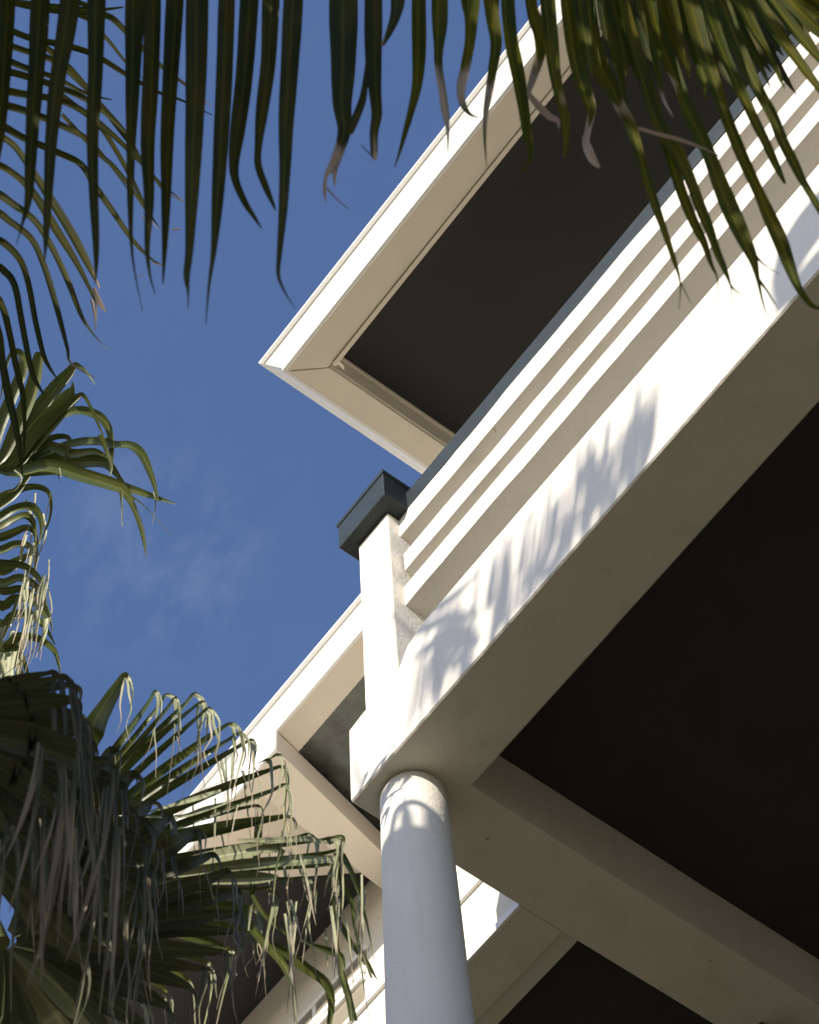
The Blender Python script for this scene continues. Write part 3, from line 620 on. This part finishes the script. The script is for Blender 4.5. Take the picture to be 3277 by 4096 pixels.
def fan(fr, name, hub, folds, conv, depth, m, hang=.3, droop=(150, 420), dw=13, split=.56, roll=.35, v0=3300, drydroop=.7, fan_w=1.0, jit=.05, dhang=1.4, sunf=(-.4, .3), tipm=None, tipf=(-.3, 1.2)):
    """a palmate leaf: segments joined into pleats near the hub, free beyond; each folds over and splits into thin drooping tips"""
    hx, hy = hub
    A = [math.atan2(f[1] - hy, f[0] - hx) for f in folds]
    for i, f in enumerate(folds):
        r = math.hypot(f[0] - hx, f[1] - hy)
        da = min(abs(A[i] - A[max(0, i - 1)]) or 9, abs(A[min(len(A) - 1, i + 1)] - A[i]) or 9, .2)
        wmid = r * split * da * 1.12 * fan_w
        a = A[i]; bend = random.uniform(-.03, .03); sag = random.uniform(0, 60) if math.cos(a) > .3 else 10
        L = []
        for t, wf in ((.06, .12), (.2, .4), (.38, .75), (split, 1.0), (.72, .92), (.86, .66), (.95, .42)):
            aa = a + bend * math.sin(t * 3)
            L.append((hx + math.cos(aa) * r * t, hy + math.sin(aa) * r * t - sag * math.sin(t * math.pi) * .5, wmid * wf, 0))
        L.append((f[0], f[1], max(dw, wmid * .24), .1 + .2 * random.random()))
        l = random.uniform(*droop); s_ = random.uniform(-.22, .14); over = random.uniform(6, 46); dip = random.uniform(12, 60)
        L.append((f[0] + over, f[1] + dip, dw * .8, .4))
        L.append((f[0] + over * 1.1, f[1] + dip + 40, dw * .5, .6))
        L.append((f[0] + over * 1.1 + s_ * 60, f[1] + dip + 90, 3, .8))
        dj = random.uniform(-jit, jit); vf = conv(*f)[1]
        def to3(L):
            out = []
            for q in L:
                u, v = conv(q[0], q[1])
                dep = depth + dj - hang * (v - v0) * depth / FOC
                if q[1] > f[1] and abs(q[0] - f[0]) < 160: dep -= (dhang - hang) * (v - vf) * depth / FOC
                out.append((pt(u, v, dep), q[2] * K * depth / FOC))
            return out
        pts = to3(L); e = (EYE - pts[4][0]).normalized(); k_ = random.uniform(*sunf)
        blade(name, fr, pts, m, [q[3] for q in L], random.uniform(-roll, roll), random.uniform(.1, .3), 3, twist=random.uniform(-.2, .3), face=(e + SUN * k_).normalized())
        for n_ in range(random.choice((1, 1, 2, 2, 3))):
            l = random.uniform(*droop); s_ = random.uniform(-.24, .16); w1 = dw * random.uniform(.45, 1.15); o2 = over * random.uniform(.4, 1.2) - random.uniform(0, 30) * (n_ > 0)
            y0 = f[1] + random.uniform(-4, 10); wig = random.uniform(-14, 14)
            T = [(f[0] - 12 + o2 * .2, y0 + 4, w1 * .5, .2), (f[0] + o2 * .6, y0 + dip * .4, w1, .25), (f[0] + o2, f[1] + dip + .1 * l, w1 * .95, .3), (f[0] + o2 + s_ * l * .35 + wig, f[1] + dip + l * .4, w1 * .7, .35),
                 (f[0] + o2 + s_ * l * .65 - wig, f[1] + dip + l * .7, w1 * .42, drydroop), (f[0] + o2 + s_ * l + random.uniform(-20, 20), f[1] + dip + l, 1.5, 1)]
            p3 = to3(T); e = (EYE - p3[2][0]).normalized()
            blade('drooping_tip', fr, p3, tipm or m, [q[3] for q in T], random.uniform(-.4, .4), .2, 3, twist=random.uniform(-1.2, 1.2), face=(e + SUN * random.uniform(*tipf)).normalized())
# large sunlit fan in front of the wing
fr4 = frond(c5(60, 1010), 5.9)
F4 = [(530,105),(655,172),(700,188),(740,200),(822,182),(850,218),(880,245),(975,308),(1010,350),(1055,378),(1130,460),(1165,440),(1190,490),(1205,565),(1085,655),(1210,700),(1300,775),(1400,790),(1432,840),(1395,905),(1290,960),(1130,1000),(1080,1090),(1030,1180),(960,1260),(880,1320),(800,1400),(700,1440),(600,1480),(480,1500),(360,1520),(240,1560)]
fan(fr4, 'leaf_segment', (60, 1010), F4, c5, 5.9, M['leaf_fan'], hang=.25, droop=(140, 430), dw=14, roll=.15, fan_w=1.3, tipm=M['leaf_sunlit'], sunf=(-.5, .35))
def sunny(L, m='leaf_sunlit', dep=5.82):  # added pale blades in place of sun gloss on the leaf
    pts = [(pt(*c5(x, y), dep - .25 * (c5(x, y)[1] - 3300) * dep / FOC), w_ * K * dep / FOC * 1.3) for x, y, w_ in L]
    blade('leaf_segment', fr4, pts, M[m], None, 0, .12, 4, face=(SUN + (EYE - pts[1][0]).normalized()).normalized())
sunny([(420, 975, 10), (620, 925, 26), (820, 885, 46), (1000, 850, 60), (1130, 835, 34), (1200, 850, 12)])
sunny([(480, 985, 8), (700, 950, 26), (900, 915, 46), (1150, 892, 44), (1420, 878, 26)])
sunny([(500, 992, 8), (700, 975, 20), (900, 962, 46), (1080, 958, 48), (1170, 955, 14)])
sunny([(560, 700, 6), (700, 660, 14), (840, 620, 22), (930, 590, 10)])
sunny([(600, 700, 6), (760, 700, 14), (860, 670, 22), (960, 640, 10)])
sunny([(1000, 800, 10), (1150, 800, 24), (1300, 795, 20), (1380, 815, 8)])
# stray bent tips at its right end
for L in ([(1030,1090,26,.1),(1060,1170,30,.1),(1120,1240,34,.1),(1190,1320,30,.2),(1225,1400,24,.3),(1240,1500,14,.5),(1250,1580,5,.8)],
          [(1120,1225,8),(1200,1270,40),(1290,1340,44),(1370,1400,40),(1395,1480,32),(1385,1580,20),(1380,1680,4)],
          [(1300,1235,6),(1370,1260,28),(1430,1290,36),(1440,1370,34),(1470,1470,30),(1480,1560,18)],
          [(1420,850,34,.1),(1440,980,26,.1),(1480,1060,20,.2),(1500,1200,14,.3),(1565,1380,10,.3)],
          [(1440,860,24,.1),(1490,960,18,.1),(1540,1130,10,.3),(1573,1300,4,.7)],
          [(1420,1120,16),(1470,1220,22),(1540,1310,22),(1588,1388,3)],
          [(1390,1000,14),(1410,1150,20),(1420,1280,26,.1),(1455,1400,22,.1),(1500,1560,14,.3)],
          [(1060,1030,14,.1),(1110,1110,20,.1),(1200,1190,12,.2),(1290,1230,8,.4),(1330,1280,4,.6)],
          [(1190,760,10,.3),(1180,830,12,.3),(1160,940,9,.5),(1150,1060,4,.8)],
          [(1380,810,30,.1),(1420,790,26,.1),(1445,800,16,.2),(1410,900,18,.2),(1380,960,12,.5),(1365,1040,3,.9)],
          [(1090,700,34,.1),(1085,800,34,.1),(1075,920,28,.2),(1060,1040,20,.3),(1045,1180,6,.7)]):
    traced(fr4, 'drooping_tip', [L], c5, 5.78, M['leaf_fan'], hang=.5, v0=3600, roll=.2, sunf=(-.3, 1.0))
for i in range(34):
    x = random.choice((random.uniform(1130, 1560), random.uniform(760, 1250))); y = random.uniform(780, 1180) if x > 1130 else random.uniform(300, 700); l = random.uniform(160, 420); b = random.uniform(-50, 70)
    w0 = random.choice((5, 7, 9, 12))
    traced(fr4, 'drooping_tip', [[(x, y, w0, .2), (x + b * .4, y + l * .35, w0, .3), (x + b * .7, y + l * .7, w0 * .6, .7), (x + b, y + l, 2, 1)]], c5, 5.75, M['leaf_sunlit'], hang=.9, jit=.15, v0=3600, sunf=(-.2, 1.2))
# darker, lower leaf
fr6 = frond(c5(10, 1235), 5.5)
F6 = [(470,420),(560,520),(640,640),(720,700),(820,760),(900,860),(960,930),(1000,1010),(1010,1110),(985,1190),(940,1270),(860,1340),(800,1420),(700,1500),(600,1580),(480,1640),(330,1680),(200,1700),(60,1700),(-60,1680)]
fan(fr6, 'leaf_segment', (10, 1235), F6, c5, 5.5, M['leaf_dark'], hang=.2, droop=(160, 380), dw=14, roll=.15, fan_w=1.5, split=.66)
F6b = [(60,380),(160,330),(260,370),(350,430),(430,520),(520,640),(610,720),(650,820),(640,930),(620,1040),(590,1150)]
fr7 = frond(c5(-160, 900), 5.2)
fan(fr7, 'leaf_segment', (-200, 900), F6b, c5, 5.2, M['leaf_dark'], hang=.2, droop=(260, 560), dw=16, roll=.15, fan_w=1.7, split=.7)
F6c = [(90,250),(200,260),(300,300),(380,380),(450,470),(520,570),(560,680),(580,790),(590,900),(570,1020),(520,1130),(450,1230),(360,1320)]
fr8 = frond(c5(-260, 640), 4.85)
fan(fr8, 'leaf_segment', (-260, 640), F6c, c5, 4.85, M['leaf_dark'], hang=.2, droop=(260, 560), dw=16, roll=.15, fan_w=1.6, split=.72)
# nearest leaf at the far left, out of focus, with long brown hanging tips
fr5 = frond(c5(-420, 330), 4.4)
F5 = [(230,95),(272,112),(300,150),(318,210),(335,270),(350,340),(352,410),(345,480),(320,540),(290,600),(240,660),(180,700),(110,740),(30,760)]
fan(fr5, 'leaf_segment', (-420, 300), F5, c5, 4.4, M['leaf_dark'], hang=.3, droop=(420, 900), dw=26, roll=.2, fan_w=2.3, split=.7, drydroop=.55, jit=.12, dhang=1.1)
for i in range(30):
    x = random.uniform(-20, 620); y = random.uniform(380, 900); l = random.uniform(350, 800); b = random.uniform(-160, 30)
    w0 = random.choice((12, 16, 20, 26))
    traced(fr5, 'drooping_tip', [[(x, y, w0 * .8, .3), (x + b * .15, y + l * .3, w0, .5), (x + b * .5, y + l * .65, w0 * .8, .7), (x + b, y + l, 4, .9)]], c5, 4.4, M['leaf_dark'], hang=1.0, jit=.5, v0=3200)

# ---- unseen palm leaves, added toward the sun to shade the beam and column
def shade_blade(fr, L, t, m='leaf_fan', y=.409):
    pts = []
    for q in L:
        u, v = q[0] * 1.9, q[1] * 1.9
        d = (pt(u, v, 1) - EYE); P = EYE + d * (y * S / d.y)
        pts.append((P + SUN * t, q[2]))
    blade('leaf_segment', fr, pts, M[m], None, random.uniform(-.4, .4), .1, 3, face=SUN)
frS = part2(palmC, 'frond', tube([crownC, crownC + Vector((.4, .1, .5)), pt(-400, -1500, 7.3)], [.03, .022, .016], 8), 'petiole')
D = [
 [(1385,800,.012),(1378,860,.03),(1368,930,.045),(1356,980,.03),(1340,1010,.01)],
 [(1352,830,.01),(1335,890,.02),(1318,960,.025),(1300,1040,.02),(1290,1080,.01)],
 [(1310,870,.01),(1300,930,.02),(1288,1000,.022),(1270,1080,.015)],
 [(1275,920,.01),(1265,980,.018),(1250,1050,.02),(1236,1120,.012)],
 [(1240,950,.01),(1222,1010,.02),(1205,1080,.02),(1190,1150,.012)],
 [(1180,1040,.012),(1168,1090,.05),(1158,1150,.045),(1140,1210,.03),(1128,1250,.015)],
 [(1120,1070,.01),(1105,1130,.018),(1098,1200,.018),(1090,1270,.012)],
 [(1085,1110,.01),(1072,1170,.02),(1060,1240,.02)],
 [(1042,1165,.015),(1038,1210,.04),(1030,1260,.04),(1026,1290,.015)],
 [(1010,1190,.01),(1002,1240,.02),(1000,1300,.018)],
 [(815,1300,.01),(840,1290,.035),(870,1300,.05),(900,1290,.05),(950,1260,.04),(1000,1215,.02)],
 [(860,1335,.03),(900,1320,.05),(950,1300,.04),(1010,1290,.02)],
 [(890,1370,.02),(930,1340,.06),(970,1330,.06),(1010,1350,.03)],
 [(900,1400,.015),(940,1390,.03),(985,1400,.03),(1010,1410,.01)],
 [(870,1385,.02),(910,1360,.04),(950,1350,.05),(990,1370,.03)],
 [(1240,1060,.01),(1200,1110,.03),(1170,1170,.04),(1150,1230,.03)],
 [(1200,1140,.02),(1180,1160,.05),(1160,1200,.04),(1140,1250,.02)],
 [(745,1590,.01),(752,1630,.02),(765,1660,.015)],
 [(1640,660,.02),(1655,580,.12),(1690,500,.2),(1740,430,.2),(1800,330,.1)],
 [(1640,640,.02),(1690,600,.16),(1740,560,.2),(1820,500,.1)],
]
for L in D: shade_blade(frS, [(a, b, c * 1.25) for a, b, c in L], 5.6 + random.uniform(-.2, .8))
for i in range(100):
    x = random.uniform(850, 1375); y = 2310 - 1.135 * x + random.uniform(70, 190); h_ = random.uniform(.8, 1.5)
    shade_blade(frS, [(x + 14, y - 80 * h_, .005), (x + 5, y, .024), (x - 9, y + 90 * h_, .016)], random.uniform(5.4, 6.6))
# added blades that shade the column
def col_blade(L, t, m='leaf_fan'):
    pts = []
    for u, v, wd in L:
        d = pt(u * 1.9, v * 1.9, 1) - EYE; P = EYE + d * (.645 * S / math.hypot(d.x, d.y))
        pts.append((P + SUN * t, wd))
    blade('leaf_segment', frS, pts, M[m], None, random.uniform(-.3, .3), .1, 3, face=SUN)
for L in ([(800,1760,.03),(818,1735,.03),(835,1705,.03),(870,1698,.035),(890,1700,.03),(915,1712,.03),(945,1735,.03)],
          [(858,1700,.02),(862,1730,.04),(866,1800,.05)],[(905,1705,.02),(915,1760,.04),(925,1850,.06)],
          [(795,1740,.05),(812,1790,.08),(830,1860,.1)],[(930,1720,.02),(945,1780,.05),(955,1860,.06)]):
    col_blade(L, 3.0)
side = Vector((math.cos(R(SUN_AZ)), math.sin(R(SUN_AZ)), 0))
axis = W(-.4983, .4340, 0)
for i in range(15):
    z = 1.6 + S * .93 - i * .085 + random.uniform(-.03, .03)
    P = Vector((axis.x, axis.y, z)) + SUN * random.uniform(4.0, 4.7) + side * random.uniform(-.03, .03)
    tl = random.uniform(-.25, .25)
    blade('leaf_segment', frS, [(P - side * .34 + Vector((0, 0, tl * .2)), .05), (P - side * .12, .15), (P + side * .12, .15), (P + side * .34 - Vector((0, 0, tl * .2)), .06)], M['leaf_fan'], None, random.uniform(-.3, .3), .12, 3, face=SUN)

# ---- unseen fronds added toward the sun to keep the near foliage in shade
QD = SUN.cross(f_).normalized()
def pinnate(root, centre, half, reach, n, tilt=0.0, wd=.04, m='leaf_coco'):
    a = centre - QD * half; b = centre + QD * half
    up = Vector((0, 0, .12))
    fr = part2(root, 'frond', tube([a, a.lerp(b, .3) + up, a.lerp(b, .7) + up, b], [.012, .012, .009, .004], 6), 'petiole')
    for i in range(n):
        t = (i + .5) / n; base = a.lerp(b, t) + up * math.sin(t * math.pi)
        for sgn in (-1, 1):
            l = reach * (.75 + .35 * math.sin(t * math.pi)) * random.uniform(.85, 1.1)
            dr = (f_ * sgn + QD * random.uniform(.1, .35)).normalized()
            pts = [(base, wd * .4), (base + dr * l * .3 + SUN * .03, wd), (base + dr * l * .7, wd * .9), (base + dr * l - SUN * .06, .004)]
            blade('leaflet', fr, pts, M[m], None, random.uniform(-.5, .5) + tilt, .2, 2, face=SUN)
for cx, cy, dep, t in ((500, 250, 3.9, 1.0), (0, 300, 4.0, 1.3), (200, 420, 3.8, 1.7), (250, 150, 4.0, 1.5), (0, 100, 3.85, 2.0), (1450, 200, 4.1, 1.4)):
    pinnate(palmA, pt(cx * 1.9, cy * 1.9, dep) + SUN * t, .8, .55, 34 if cx < 1000 else 17)
for cx, cy, dep in ((-420, 770, 4.2), (-480, 600, 4.5), (-420, 770, 5.05), (-480, 600, 5.2), (-520, 820, 3.9)):
    pinnate(palmB, pt(cx * 1.9, cy * 1.9, dep), .09 * dep, .38, 26, wd=.05, m='leaf_dark')
